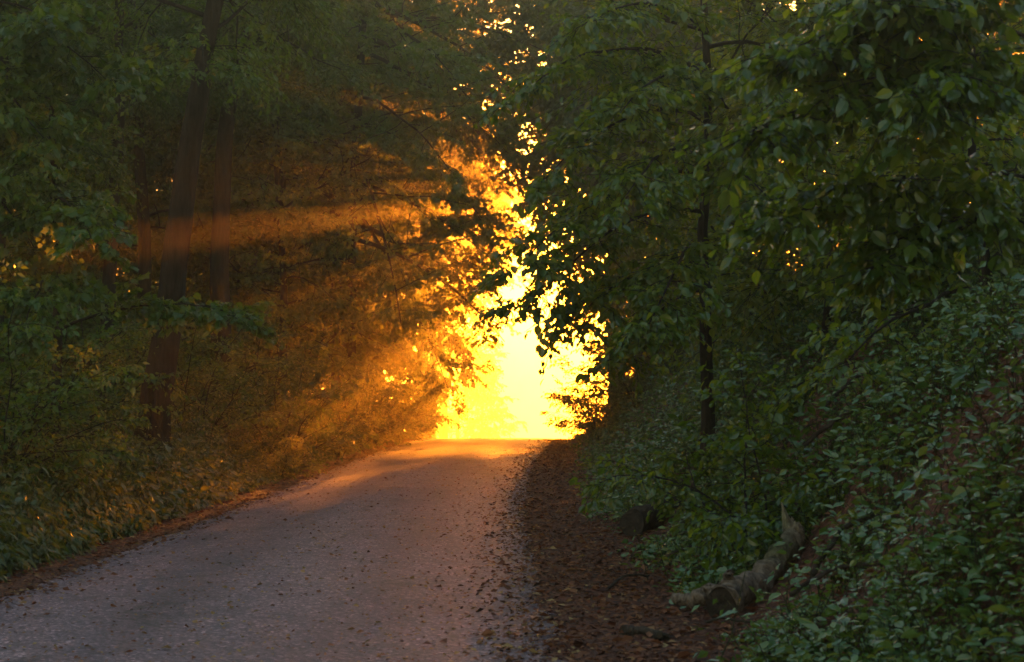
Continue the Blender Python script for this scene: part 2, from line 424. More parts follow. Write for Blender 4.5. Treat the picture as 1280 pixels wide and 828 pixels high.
# ------------------------------------------------------------------ fallen leaves
g = rng(11)
mb = MB()
def litter(n, fx, y0, y1, size, zf, lift=.006, tint=(.5, .28)):
    y = y0 * (y1 / y0) ** g.uniform(0, 1, n)
    x = fx(y, n)
    z = zf(x, y) + lift + g.uniform(0, .012, n)
    az = g.uniform(0, 6.283, n)
    ax = np.stack([np.cos(az), np.sin(az), g.normal(0, .22, n)], 1)
    nr = unit(UP + g.normal(0, .38, (n, 3)))
    s = size * np.clip(g.lognormal(-.25, .45, n), .3, 2.0)
    leaves(mb, np.stack([x, y, z], 1), ax, nr, s, 'far', np.clip(g.normal(tint[0], tint[1], n), 0, 1))
litter(7500, lambda y, n: xl(y) + (xr(y) - xl(y)) * g.uniform(0.01, .99, n) ** .75, 7, 50, .034, road_z, tint=(.84, .22))
litter(6500, lambda y, n: xr(y) + .05 - np.abs(g.normal(0, .30, n)), 7, 60, .05, road_z, tint=(.5, .28))
litter(3500, lambda y, n: xl(y) + np.abs(g.normal(0, .22, n)), 7, 60, .05, road_z, tint=(.5, .28))
litter(17000, lambda y, n: xr(y) + .05 + g.uniform(-.05, 1.25, n), 8, 62, .055, height, .012, (.42, .25))
litter(7000, lambda y, n: xl(y) - g.uniform(0, .75, n), 8, 62, .055, height, .012, (.45, .27))
litter(24000, lambda y, n: toe(y) + g.uniform(.2, 4.5, n), 9, 45, .06, height, .012, (.38, .22))
tag(link('fallen_leaves', mb.mesh('fallen_leaves', [M_DEAD])), 'small brown dead leaves scattered over the road and its verges', 'leaf litter', kind='stuff')

# ------------------------------------------------------------------ undergrowth
def plants(mb, x, y, h, nleaf, lsize, tpl, g, tmid=.5, spread=.35, droop=.5, leaf_mat_=0, stem_mat=1, nup=.5, zoff=0):
    n = len(x)
    z = height(x, y) - .02 + zoff
    lean = g.normal(0, .25, (n, 2))
    d = unit(np.stack([lean[:, 0], lean[:, 1], np.ones(n)], 1))
    st = curves(np.stack([x, y, z], 1), d, h, 3, .25, g, .15)
    tubes(st, np.full((n, 4), .004) * np.linspace(1.3, .6, 4), 3, mb, stem_mat)
    t = np.clip(g.uniform(.15, 1.0, (n, nleaf)), 0, .999)
    p, tg = sample(st, t)
    az = g.uniform(0, 6.283, (n, nleaf))
    rad = np.stack([np.cos(az), np.sin(az), np.zeros_like(az)], -1)
    p = p + rad * (spread * h[:, None] * g.uniform(.1, 1, (n, nleaf)))[..., None]
    ax = unit(rad + UP * g.normal(.15 - droop, .35, (n, nleaf, 1)))
    nr = unit(UP + g.normal(0, nup, (n, nleaf, 3)))
    sz = lsize * np.clip(g.lognormal(-.15, .36, n * nleaf), .4, 1.7) * np.repeat(g.uniform(.75, 1.3, n), nleaf)
    tn = np.clip(tmid + np.repeat(g.normal(0, .14, n), nleaf) + g.normal(0, .1, n * nleaf), 0, 1)
    leaves(mb, p.reshape(-1, 3), ax.reshape(-1, 3), nr.reshape(-1, 3), sz, tpl, tn, leaf_mat_)

g = rng(21)
mb = MB()
# left verge and wood floor: weeds getting taller away from the road
n = 8200
y = 9 * (75 / 9) ** g.uniform(0, 1, n); v = .42 + np.abs(g.normal(0, 1, n)) * 2.3 + .15 * wob(y, y, 1.2, .4)
x = xl(y) - v
h = (.16 + .62 * sm(.3, 2.2, v)) * g.uniform(.55, 1.35, n)
plants(mb, x, y, h, 16, .075, 'far', g, .5, .45)
n = 1500
y = 9 * (30 / 9) ** g.uniform(0, 1, n); v = .45 + np.abs(g.normal(0, .8, n)); x = xl(y) - v
plants(mb, x, y, (.2 + .4 * sm(.3, 1.5, v)) * g.uniform(.6, 1.3, n), 14, .085, 'near', g, .35, .5, .65)
n = 900
y = 10 * (22 / 10) ** g.uniform(0, 1, n); v = .4 + np.abs(g.normal(0, .55, n)); x = xl(y) - v
plants(mb, x, y, (.25 + .25 * sm(.3, 1.2, v)) * g.uniform(.6, 1.3, n), 14, .12, 'long', g, .3, .6, .9, nup=.5)
n = 3800
y = 25 * (110 / 25) ** g.uniform(0, 1, n); v = 3 + g.uniform(0, 1, n) ** 1.4 * 26; x = xl(y) - v
plants(mb, x, y, g.uniform(.4, 1.3, n), 16, .11, 'far', g, .4, .5)
tag(link('undergrowth', mb.mesh('undergrowth', [M_WEED, M_STEM])), 'tangle of low green weeds along the left edge of the road', 'undergrowth', kind='stuff')

mb = MB()
g = rng(31)
def bank_points(n, y0, y1, umax, keep):
    y = y0 * (y1 / y0) ** g.uniform(0, 1, n); u = g.uniform(0, 1, n) ** .8 * umax; x = toe(y) + u - .1
    bare = wob(x, y, 1.0, 4.2) + .55 * wob(x, y, 2.7, 1.1)
    k = (bare > keep) | (g.uniform(0, 1, n) < .10)
    k &= (u > .25) | (g.uniform(0, 1, n) < .3)
    return x[k], y[k], u[k]
def clear(x, y):
    """keep the fallen logs free of plants"""
    k = np.ones(len(x), bool)
    for (ax, ay, bx, by, r) in LOGS:
        t = np.clip(((x - ax) * (bx - ax) + (y - ay) * (by - ay)) / ((bx - ax) ** 2 + (by - ay) ** 2), 0, 1)
        k &= (x - ax - t * (bx - ax)) ** 2 + (y - ay - t * (by - ay)) ** 2 > r * r
    return k
LOGS = [(1.50, 12.4, 1.58, 13.6, .34), (1.65, 13.0, 2.25, 14.1, .48), (1.5, 13.6, 1.15, 13.6, .2), (1.3, 19.6, 1.75, 21.2, .42)]
x, y, u = bank_points(24000, 6.5, 30, 5.5, .06); k = clear(x, y); x, y, u = x[k], y[k], u[k]
plants(mb, x, y, (.07 + .15 * sm(.1, 1.2, u)) * g.uniform(.7, 1.6, len(x)), 9, .055, 'near', g, .56, .85, .18, nup=.42)
x, y, u = bank_points(1500, 7.5, 30, 5.5, -.05); k = clear(x, y); x, y, u = x[k], y[k], u[k]
plants(mb, x, y, (.16 + .2 * sm(.1, 1.2, u)) * g.uniform(.7, 1.5, len(x)), 9, .066, 'near', g, .6, .7, .25, nup=.4)
x, y, u = bank_points(8200, 24, 75, 9, -.5)
plants(mb, x, y, (.15 + .25 * sm(.1, 1.2, u)) * g.uniform(.7, 1.4, len(x)), 12, .075, 'far', g, .6, .6, .2, nup=.5)
x, y, u = bank_points(550, 8, 30, 5, -2); k = clear(x, y); x, y, u = x[k], y[k], u[k]
plants(mb, x, y, g.uniform(.12, .3, len(x)), 12, .105, 'long', g, .75, .35, .1, nup=.8)
x, y, u = bank_points(2500, 10, 60, 12, -2); k = clear(x, y); x, y, u = x[k], y[k], u[k]
plants(mb, x, y, g.uniform(.3, .7, len(x)), 14, .075, 'far', g, .5, .5)
tag(link('ground_cover', mb.mesh('ground_cover', [M_COVER, M_STEM])), 'broad leaved green ground cover over the bank right of the road', 'ground cover', kind='stuff')

# ------------------------------------------------------------------ trees
def trunk_line(ctrl, k=14):
    """smooth polyline through control points"""
    c = np.asarray(ctrl, float); n = len(c)
    t = np.linspace(0, n - 1, k * (n - 1) + 1); out = []
    for x in t:
        i = min(int(x), n - 2); f = x - i
        p0, p1, p2, p3 = c[max(i - 1, 0)], c[i], c[i + 1], c[min(i + 2, n - 1)]
        out.append(.5 * (2 * p1 + (p2 - p0) * f + (2 * p0 - 5 * p1 + 4 * p2 - p3) * f * f + (3 * p1 - p0 - 3 * p2 + p3) * f ** 3))
    return np.array(out)

def make_tree(name, seed, ctrl, r0, r1, crown=(.3, 1.0), radius=4.0, nlimb=22, nsec=9, ntwig=9, nleaf=13, lsize=.10, tpl='far', mat=None,
              droop=.35, elev=(.1, .6), extra=(), fork=None, leafdroop=.5, bias=None, tint=.5, seclen=.5, twiglen=.7, sides=12, vert=.5, xs=(13, 8, 12, .24, .42, .22, .25), nvar=.85):
    """ctrl: trunk control points relative to the base; extra: limbs given as (start, tip) relative to the base"""
    g = rng(seed)
    line = trunk_line(ctrl)
    s = len(line)
    line = line + np.cumsum(g.normal(0, .004, (s, 3)), 0) * np.array([1, 1, 0])
    tt = np.linspace(0, 1, s)
    r = r0 + (r1 - r0) * tt
    zrel = line[:, 2]
    r = r * (1 + .55 * np.exp(-np.maximum(zrel, 0) / .35))
    root = bpy.data.objects.new(name, None); COL.objects.link(root); root.empty_display_size = .5
    mt = MB(); tubes(line[None], r[None], sides, mt, 0, ridge=.05, seed=seed)
    if fork is not None:
        for fk in fork:
            fl = trunk_line(fk[0]); tubes(fl[None], np.linspace(fk[1], fk[2], len(fl))[None], 9, mt, 0, ridge=.04, seed=seed + 1)
    link('trunk', mt.mesh('trunk', [M_BARK]), root)
    mc = MB()
    if nlimb:
        t = crown[0] + (crown[1] - crown[0]) * ((np.arange(nlimb) + g.uniform(.1, .9, nlimb)) / nlimb)
        p, tg = sample(line[None], np.clip(t, 0, .999)[None]); p = p[0]
        az = np.arange(nlimb) * 2.39996 + g.uniform(0, 6.28) + g.normal(0, .3, nlimb)
        q = (t - crown[0]) / (crown[1] - crown[0])
        el = elev[0] + (elev[1] - elev[0]) * q + g.normal(0, .25, nlimb)
        d = np.stack([np.cos(az) * np.cos(el), np.sin(az) * np.cos(el), np.sin(el)], 1)
        L = radius * (1.0 - .55 * q ** 2.2) * g.uniform(.55, 1.2, nlimb)
        if bias is not None:
            L *= 1 + bias[2] * (np.cos(az) * bias[0] + np.sin(az) * bias[1])
        limb = curves(p, d, L, 8, droop, g, .15)
        lr = np.clip(L * .011, .010, .5 * r1 + .03)[:, None] * np.linspace(1, .22, 9)[None]
        spray(mc, limb, lr, g, nsec, ntwig, nleaf, seclen, twiglen, lsize, tpl, droop, leafdroop, tintmid=tint, vert=vert, nvar=nvar)
    for (a, b, sag) in extra:
        a = np.asarray(a, float); b = np.asarray(b, float)
        t = np.linspace(0, 1, 10)[:, None]
        l = a + (b - a) * t + UP * (4 * sag * t * (1 - t)) + np.cumsum(g.normal(0, .018, (10, 3)), 0)
        L = np.linalg.norm(b - a)
        spray(mc, l[None], (L * .008 * np.linspace(1, .2, 10))[None], g, xs[0], xs[1], xs[2], xs[3], xs[4], lsize, tpl, .35, .55, xs[5], tintmid=tint, vert=xs[6], nvar=nvar)
    link('crown', mc.mesh('crown', [mat or M_LEAF_L, M_BARK]), root)
    return root

def place(root, x, y, rz=0.0, s=1.0, dz=-.1):
    root.location = (x, y, float(height(x, y)) + dz); root.rotation_euler = (0, 0, rz); root.scale = (s, s, s)
    return root
def copy_tree(root):
    c = root.copy(); COL.objects.link(c)
    for ch in list(root.children):
        d = ch.copy(); COL.objects.link(d); d.parent = c
    return c

def base_at(px, d):
    x = (px - 640) / PX * d
    return x, d, float(height(x, d))
def rel_ctrl(pts, d, b):
    """trunk control points measured at photo pixels at distance d, relative to the base b"""
    out = [np.zeros(3)]
    for (px, py) in pts: out.append(at(px, py, d) - np.array(b))
    return out

# --- left trees whose trunks the photo shows
def hero(name, label, seed, px, d, pts, r0, r1, top, **kw):
    b = base_at(px, d)
    c = rel_ctrl(pts, d, b)
    last = c[-1] + (c[-1] - c[-2]) / np.linalg.norm(c[-1] - c[-2]) * top
    t = make_tree(name, seed, c + [last], r0, r1, **kw)
    t.location = b
    return tag(t, label, 'tree')

hero('maple_tree', 'thick brown trunk leaning right by the left verge, the widest trunk in view', 101, 188, 29.0,
     [(196, 500), (213, 380), (232, 230), (252, 110), (274, 0)], .27, .10, 9.0, crown=(.80, 1), radius=3.4, nlimb=18, bias=(-.5, .4, .4), droop=.5)
hero('maple_tree', 'slender dark straight trunk just left of the thick leaning trunk', 102, 133, 36.0,
     [(134, 470), (138, 330), (148, 180), (151, 0)], .17, .07, 9.0, crown=(.68, 1), radius=2.8, nlimb=18, droop=.5)
hero('maple_tree', 'dim trunk half hidden in leaves between the two front left trunks', 103, 180, 44.0,
     [(180, 400), (178, 280), (168, 120), (160, 0)], .20, .08, 8.0, crown=(.5, 1), radius=3.2, nlimb=28)
b4 = base_at(274, 41.0)
def r4(px, py): return at(px, py, 41.0) - np.array(b4)
hero('maple_tree', 'forked trunk standing right behind the thick leaning trunk', 104, 274, 41.0,
     [(274, 400), (272, 280), (282, 130), (300, 40), (325, 0)], .26, .09, 7.0, crown=(.52, 1), radius=3.2, nlimb=26,
     fork=[([r4(288, 90), r4(283, 40), r4(281, -20), r4(276, -90)], .13, .05)])
hero('maple_tree', 'grey brown trunk in the orange haze left of the glowing gap', 105, 343, 54.0,
     [(345, 420), (345, 320), (355, 200), (360, 100)], .20, .08, 8.0, crown=(.5, 1), radius=3.4, nlimb=26, bias=(.8, 0, .3))
hero('maple_tree', 'dark trunk at the very left edge of the photo', 106, -4, 33.0,
     [(-3, 400), (0, 240), (1, 60)], .14, .07, 8.0, crown=(.55, 1), radius=2.6, nlimb=20)

def reach(name, label, seed, px, d, pts, r0, r1, limbs, top=2.0, lsize=.11, tpl='lobed', mat=None, **kw):
    b = base_at(px, d); bb = np.array(b); c = rel_ctrl(pts, d, b)
    last = c[-1] + (c[-1] - c[-2]) / np.linalg.norm(c[-1] - c[-2]) * top
    ex = [(at(*p0, d) - bb, at(*p1) - bb, sag) for (p0, p1, sag) in limbs]
    kw.setdefault('xs', (16, 9, 12, .32, .5, .2, .7))
    t = make_tree(name, seed, c + [last], r0, r1, extra=ex, lsize=lsize, tpl=tpl, mat=mat, **kw); t.location = b
    return tag(t, label, 'tree')
reach('maple_tree', 'tall maple left of the gap with a bare dark limb slanting down over the road', 111, 440, 50.0, [(440, 300), (448, 120), (455, -40)], .15, .07,
      [((455, -10), (632, 172, 52.0), .1), ((450, 60), (672, 235, 55.0), .5), ((448, 150), (612, 285, 50.0), .5), ((445, 230), (622, 330, 54.0), .4), ((444, 300), (628, 428, 57.0), .5),
       ((446, 200), (500, 405, 44.0), .5), ((446, 260), (560, 480, 54.0), .4), ((452, 20), (690, 70, 56.0), .5), ((452, 0), (655, 130, 58.0), .5), ((454, -20), (600, 20, 53.0), .4), ((454, -30), (680, 0, 55.0), .3), ((450, 40), (640, 190, 60.0), .5), ((450, 90), (600, 140, 56.0), .5), ((448, 120), (560, 215, 45.0), .4),
       ((452, 30), (560, 90, 44.0), .4), ((446, 280), (590, 395, 60.0), .4)],
      nlimb=12, radius=2.6, crown=(.5, 1), lsize=.11, xs=(13, 9, 11, .32, .5, .2, .8))
reach('maple_tree', 'young maple with layered sprays crossing in front of the thick leaning trunk', 112, 70, 24.0, [(72, 420), (66, 250), (62, 100)], .07, .03,
      [((70, 415), (330, 405, 23.0), .25), ((68, 340), (20, 400, 21.0), .2), ((66, 250), (130, 300, 21.0), .2),
       ((66, 220), (-60, 260, 21.0), .2)],
      xs=(13, 7, 10, .20, .35, .25, .3), nlimb=0, radius=1.8, crown=(.5, 1), lsize=.095)
reach('maple_tree', 'maple at the upper left with long thin dark branches curving down', 113, -90, 25.0, [(-86, 400), (-80, 200), (-76, 0)], .13, .06,
      [((-80, 150), (90, 265, 24.0), .5), ((-78, 60), (130, 110, 23.0), .5), ((-80, 200), (40, 330, 23.0), .3), ((-78, 0), (60, 20, 22.0), .2), ((-78, 90), (60, 180, 22.0), .3)],
      nlimb=6, radius=2.0, crown=(.6, 1), lsize=.10)

reach('maple_tree', 'maple on the right bank whose boughs close the canopy above the glowing gap', 114, 812, 56.0, [(812, 300), (806, 120), (800, -60)], .14, .07,
      [((800, 0), (602, 60, 54.0), .4), ((800, -20), (650, 20, 57.0), .4), ((803, 60), (676, 112, 56.0), .4), ((804, 90), (632, 160, 58.0), .5), ((805, 130), (694, 190, 54.0), .4),
       ((800, -40), (610, -15, 55.0), .3), ((804, 60), (735, 60, 50.0), .3), ((805, 120), (715, 140, 49.0), .3), ((806, 160), (735, 250, 52.0), .4), ((800, 20), (700, 30, 51.0), .3), ((803, 40), (650, 90, 60.0), .4), ((804, 100), (660, 200, 62.0), .5), ((804, 120), (670, 260, 60.0), .4), ((802, 20), (690, -10, 60.0), .3)],
      nlimb=14, radius=2.8, crown=(.5, 1), lsize=.12)

# --- generic woodland trees, copied
PROTO = []
for i, (hh, rr, cr, seed, c0) in enumerate([(15, .18, 4.8, 201, .14), (17, .22, 5.2, 202, .20), (13, .15, 4.6, 203, .12), (18, .22, 5.6, 204, .38)]):
    t = make_tree('woodland_tree', seed, [(0, 0, 0), (.15, .1, hh * .35), (-.1, .2, hh * .7), (.1, 0, hh)], rr, .04, crown=(c0, 1), radius=cr,
                  nlimb=34, nsec=11, ntwig=9, nleaf=13, lsize=.13, tpl='lobed', mat=M_LEAF_L, elev=(.2, .95), droop=.6, seclen=.55, vert=.75)
    PROTO.append(t)
t = make_tree('woodland_tree', 205, [(0, 0, 0), (.2, .1, 8), (-.1, .2, 15), (.1, 0, 22)], .24, .05, crown=(.62, 1), radius=7.2,
              nlimb=40, nsec=12, ntwig=9, nleaf=11, lsize=.17, tpl='lobed', mat=M_LEAF_L, elev=(-.1, .6), droop=.5, seclen=.5, vert=.7)
PROTO.append(t)
used = [False] * 5
def wood_tree(k, x, y, rz, s, label, group=None):
    t = PROTO[k] if not used[k] else copy_tree(PROTO[k]); used[k] = True
    place(t, x, y, rz, s)
    t['label'] = label; t['category'] = 'tree'
    if group: t['group'] = group
    elif 'group' in t: del t['group']
    return t
g = rng(5)
# left side of the gap, lit orange through the haze
LG = [(-5.9, 47, 2, .8), (-5.2, 55, 1, .9), (-5.6, 62, 0, .95), (-6.3, 70, 2, .95), (-6.4, 80, 1, .9), (-6.6, 90, 0, .9), (-4.6, 160, 1, .9), (-3.0, 188, 0, .9)]
for i, (x, y, k, s) in enumerate(LG):
    wood_tree(k, x, y, 1.3 * i + .4, s, 'leafy tree glowing orange in the haze on the left side of the bright gap', 'hazy trees left of the gap')
LB = [(-13.5, 33), (-13, 37), (-9.5, 47), (-12.5, 51), (-11, 60), (-16, 44), (-19, 52), (-10, 70), (-15, 64), (-21, 64), (-12, 84), (-18, 78), (-26, 74), (-14, 98), (-22, 92), (-30, 90)]
for i, (x, y) in enumerate(LB):
    wood_tree(i % 4, x, y, g.uniform(0, 6.28), g.uniform(.9, 1.1), 'dim green tree deep in the wood left of the road', 'trees deep in the left wood')
RG = [(6.4, 40, 2, .75), (5.2, 57, 1, .85), (5.4, 66, 0, 1.0), (6.4, 76, 3, .9), (4.3, 62, 3, .8), (8.7, 111, 1, 1.05), (8.8, 104, 0, 1.0), (8.9, 92, 2, 1.0)]  # farthest of these added to keep low sun off the near road
for i, (x, y, k, s) in enumerate(RG):
    wood_tree(k, x, y, 2.1 * i + 1, s, 'leafy tree on the bank at the right side of the bright gap', 'hazy trees right of the gap')
for i, (x, y, sc_) in enumerate([(-3.7, 75, .98), (5.0, 84, .93), (4.3, 79, .78), (-3.8, 86, .9), (-4.6, 128, 1.0), (12.3, 124, 1.0), (-5.5, 142, 1.03), (13.5, 140, 1.03)]):  # rightmost crowns added to block low sun from the foreground; others roof the gap
    wood_tree(4, x, y, 1.9 * i + .3, sc_, 'tall hazy tree beyond the crest whose high crown roofs the bright gap', 'tall trees beyond the crest')
RB = [(12, 52), (15, 42), (16, 62), (19, 74), (19, 50)]
for i, (x, y) in enumerate(RB):
    wood_tree((i + 1) % 4, x, y, g.uniform(0, 6.28), g.uniform(.85, 1.0), 'dim green tree up the wooded bank right of the road', 'trees up the right bank')

# --- right: the drooping beech that reaches into the gap, and the saplings over the bank
b = base_at(886, 22.0); bb = np.array(b)
def rr_(px, py, d): return at(px, py, d) - bb
ex = [(rr_(884, 215, 22), rr_(636, 336, 19.0), .35), (rr_(884, 265, 22), rr_(656, 392, 19.3), .35), (rr_(885, 330, 22), rr_(712, 408, 19.6), .25),
      (rr_(885, 360, 22), rr_(770, 455, 20.0), .2), (rr_(884, 150, 22), rr_(690, 215, 19.5), .4), (rr_(884, 90, 22), rr_(660, 120, 19.0), .4),
      (rr_(884, 40, 22), rr_(720, 40, 19.0), .3), (rr_(885, 300, 22), rr_(800, 395, 18.2), .25), (rr_(884, 200, 22), rr_(790, 250, 18.2), .3),
      (rr_(884, 120, 22), rr_(780, 140, 18.6), .3), (rr_(884, 250, 22), rr_(960, 260, 19.0), .3), (rr_(884, 120, 22), rr_(980, 130, 19.0), .3)]
t = make_tree('beech_tree', 301, rel_ctrl([(886, 430), (882, 300), (888, 150), (884, 0), (880, -150)], 22.0, b), .085, .03, crown=(.62, 1), radius=2.6, nlimb=12,
              nsec=8, ntwig=7, nleaf=12, lsize=.085, tpl='near', mat=M_LEAF_R, extra=ex, tint=.55, nvar=.55, xs=(16, 8, 11, .20, .34, .22, .22))
t.location = b; tag(t, 'beech with dark drooping branch sprays reaching left into the bright gap', 'tree')

def bank_tree(name, label, seed, px, d, pts, r0, r1, top, mat, **kw):
    b = base_at(px, d); c = rel_ctrl(pts, d, b)
    last = c[-1] + (c[-1] - c[-2]) / np.linalg.norm(c[-1] - c[-2]) * top
    t = make_tree(name, seed, c + [last], r0, r1, mat=mat, **kw); t.location = b
    return tag(t, label, 'tree')
bank_tree('beech_tree', 'thin upright trunk among leaves at the upper right, second from the gap', 302, 972, 27.0, [(972, 400), (970, 240), (966, 80)], .08, .03, 3.0,
          M_LEAF_R, crown=(.2, 1), radius=2.6, nlimb=22, nsec=8, ntwig=7, nleaf=11, lsize=.09, tpl='near', tint=.7)
bank_tree('beech_tree', 'dark thin trunk half hidden by leaves near the right edge', 303, 1236, 17.0, [(1240, 400), (1226, 250), (1222, 120)], .06, .025, 2.5,
          M_LEAF_R, crown=(.25, 1), radius=2.0, nlimb=20, nsec=8, ntwig=7, nleaf=10, lsize=.085, tpl='near', tint=.65)
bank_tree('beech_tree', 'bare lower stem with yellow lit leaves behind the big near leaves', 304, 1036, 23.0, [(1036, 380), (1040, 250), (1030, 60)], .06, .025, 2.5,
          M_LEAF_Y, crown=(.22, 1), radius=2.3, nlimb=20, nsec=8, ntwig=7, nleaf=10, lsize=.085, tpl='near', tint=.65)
# near sapling whose big leaves hang into the upper right corner
b = base_at(1330, 11.0); bb = np.array(b)
ex = [(rr_(1320, 150, 11), rr_(945, 190, 10.4), .25), (rr_(1320, 60, 11), rr_(985, 70, 10.4), .25), (rr_(1320, 230, 11), rr_(985, 280, 10.8), .2),
      (rr_(1320, 20, 11), rr_(1090, 10, 10.2), .2), (rr_(1325, 300, 11), rr_(1100, 330, 10.8), .2), (rr_(1320, 120, 11), rr_(1130, 120, 10.0), .2)]
t = make_tree('sapling', 305, rel_ctrl([(1330, 250), (1322, 100), (1316, -60)], 11.0, b), .04, .02, nlimb=0, lsize=.080, xs=(15, 9, 12, .24, .42, .2, .3), tpl='near', mat=M_LEAF_R, extra=ex, tint=.4, leafdroop=.6)
t.location = b; tag(t, 'near sapling with large soft focus leaves hanging into the upper right corner', 'sapling')

# shrubs: several stems, leaves on sprays
def make_shrub(seed, h, r, nstem, lsize, tpl, mat, nsec=8, ntwig=6, nleaf=10, tint=.5):
    g = rng(seed)
    root = bpy.data.objects.new('shrub', None); COL.objects.link(root)
    az = np.arange(nstem) * 2.4 + g.uniform(0, 6); el = g.uniform(.65, 1.35, nstem)
    d = np.stack([np.cos(az) * np.cos(el), np.sin(az) * np.cos(el), np.sin(el)], 1)
    st = curves(g.normal(0, .12, (nstem, 3)) * np.array([1, 1, 0]), d, h * g.uniform(.8, 1.2, nstem), 8, .55, g, .12)
    ms = MB(); tubes(st, np.full((nstem, 9), .016) * np.linspace(1, .3, 9), 5, ms, 0)
    link('stem', ms.mesh('stem', [M_BARK]), root)
    mc = MB(); spray(mc, st, np.full((nstem, 9), .012) * np.linspace(1, .3, 9), g, nsec, ntwig, nleaf, .38, .35, lsize, tpl, .4, .5, .12, tintmid=tint)
    link('foliage', mc.mesh('foliage', [mat, M_BARK]), root)
    return root
def shrub_at(root, px, d, label, s=1.0, rz=0.0, group=None, copy=True):
    t = copy_tree(root) if copy else root
    x = (px - 640) / PX * d
    t.location = (x, d, float(height(x, d)) - .05); t.scale = (s, s, s); t.rotation_euler = (0, 0, rz)
    if 'group' in t: del t['group']
    return tag(t, label, 'shrub', group)
SL = make_shrub(401, 2.3, 1.2, 12, .085, 'far', M_LEAF_L)
SR = make_shrub(402, 1.9, 1.2, 9, .08, 'near', M_LEAF_R, 8, 6, 9)
SY = make_shrub(403, 1.6, 1.0, 9, .085, 'far', M_LEAF_Y)
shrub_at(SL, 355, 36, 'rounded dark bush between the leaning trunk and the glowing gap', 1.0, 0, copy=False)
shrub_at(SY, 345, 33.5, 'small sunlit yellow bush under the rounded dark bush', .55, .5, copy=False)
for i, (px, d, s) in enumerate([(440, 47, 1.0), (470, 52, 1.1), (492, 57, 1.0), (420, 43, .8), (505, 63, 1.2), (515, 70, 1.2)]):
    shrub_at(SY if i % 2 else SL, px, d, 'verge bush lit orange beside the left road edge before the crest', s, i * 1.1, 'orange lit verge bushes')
for i, (px, d, s) in enumerate([(30, 26, 1.0), (90, 30, 1.1), (-10, 21, .9), (240, 34, 1.0), (300, 40, 1.1), (150, 40, 1.2), (60, 40, 1.2), (210, 48, 1.3), (10, 48, 1.4), (110, 52, 1.4), (280, 55, 1.3)]):
    shrub_at(SL, px, d, 'dull green bush in the shaded understorey left of the road', s, i * 1.7, 'shaded left bushes')
shrub_at(SR, 945, 15.5, 'fresh green bush on the bank right of the beech trunk', .85, .3, copy=False)
for i, (px, d, s) in enumerate([(1110, 21, .9), (1000, 27, 1.0), (1230, 19, .9), (930, 32, 1.1), (1060, 31, 1.3), (1180, 27, 1.5), (1270, 24, 1.5), (960, 38, 1.4)]):
    shrub_at(SR, px, d, 'glossy dark green bush on the shaded bank to the right', s, i * 2.1, 'dark bushes on the right bank')
for i, (px, d, s) in enumerate([(742, 56, .8), (752, 49, .7), (765, 62, 1.1), (800, 48, 1.0), (850, 42, 1.1)]):
    shrub_at(SL, px, d, 'hazy bush on the bank along the right edge of the gap', s, i * 1.3, 'hazy right bank bushes')

# ------------------------------------------------------------------ far woodland (one mass)
g = rng(61)
mb = MB()
def mass(n, x0, x1, y0, y1, h):
    x = g.uniform(x0, x1, n); y = g.uniform(y0, y1, n)
    top = h * (.8 + .25 * wob(x, y, .35, .2)); z = height(x, y) + g.uniform(0, 1, n) ** .9 * top
    k = wob(x, z, .8, 1.) + wob(y, z, .7, 2.) > -.9
    x, y, z = x[k], y[k], z[k]; m = len(x)
    leaves(mb, np.stack([x, y, z], 1), g.normal(0, 1, (m, 3)), g.normal(0, 1, (m, 3)), .34 * g.uniform(.6, 1.3, m), 'lobed', np.clip(g.normal(.45, .2, m), 0, 1))
mass(50000, -56, -9, 92, 118, 19)
mass(14000, -40, -24, 70, 96, 17)
mass(15000, 12, 50, 92, 112, 12)
tag(link('woodland', mb.mesh('woodland', [M_LEAF_L])), 'far dense wood closing the view behind the roadside trees', 'woodland', kind='stuff')

# ------------------------------------------------------------------ fallen wood
def log_mesh(name, line, r, mats, ridge=.06, seed=0, sides=22):
    mb = MB(); g = rng(seed)
    line = trunk_line(line, 4); r = np.interp(np.linspace(0, 1, len(line)), np.linspace(0, 1, len(r)), r)
    r = r * (1 + .05 * np.sin(np.linspace(0, 9, len(line)) + seed) + g.normal(0, .015, len(line)))
    line = line + np.cumsum(g.normal(0, .0025, line.shape), 0); tubes(np.asarray(line)[None], np.asarray(r)[None], sides, mb, 0, cap=2, ridge=ridge, seed=seed)
    return mb.mesh(name, mats)

def gz(px, d, up=0.0):
    x = (px - 640) / PX * d; return np.array([x, d, float(height(x, d)) + up])
p0 = gz(903, 13.35, .09); p1 = gz(915, 13.6, .13); p2 = gz(945, 13.95, .10); p3 = gz(966, 14.2, .15); p4 = gz(990, 14.5, .17)
p3b = p3; p3 = p4
log = bpy.data.objects.new('fallen_log', None); COL.objects.link(log); log.location = p0 - UP * .1
O = np.array(log.location)
ln = trunk_line([p0 - O, p1 - O, p2 - O, p3b - O, p4 - O], 6)
link('trunk', log_mesh('trunk', ln, np.interp(np.linspace(0, 1, len(ln)), [0, .12, .35, 1], [.115, .125, .098, .082]), [M_LOG, M_DARKLOG], .13, 3), log)
q0 = p0 * .35 + p1 * .65; q1 = gz(872, 13.6, .12); q1b = gz(855, 13.65, .07); q2 = gz(834, 13.75, .07)
ln = trunk_line([q0 - O, (q0 + q1) / 2 - O + UP * .03, q1 - O, q1b - O, q2 - O], 5)
link('branch', log_mesh('branch', ln, np.linspace(.085, .04, len(ln)), [M_LOG, M_DARKLOG], .12, 4), log)
kn = trunk_line([p1 - O + np.array([-.03, -.04, .05]), p1 - O + np.array([-.05, -.09, .13]), p1 - O + np.array([-.06, -.11, .17])], 4)
link('knot', log_mesh('knot', kn, np.linspace(.05, .03, len(kn)), [M_LOG, M_DARKLOG], .1, 12), log)
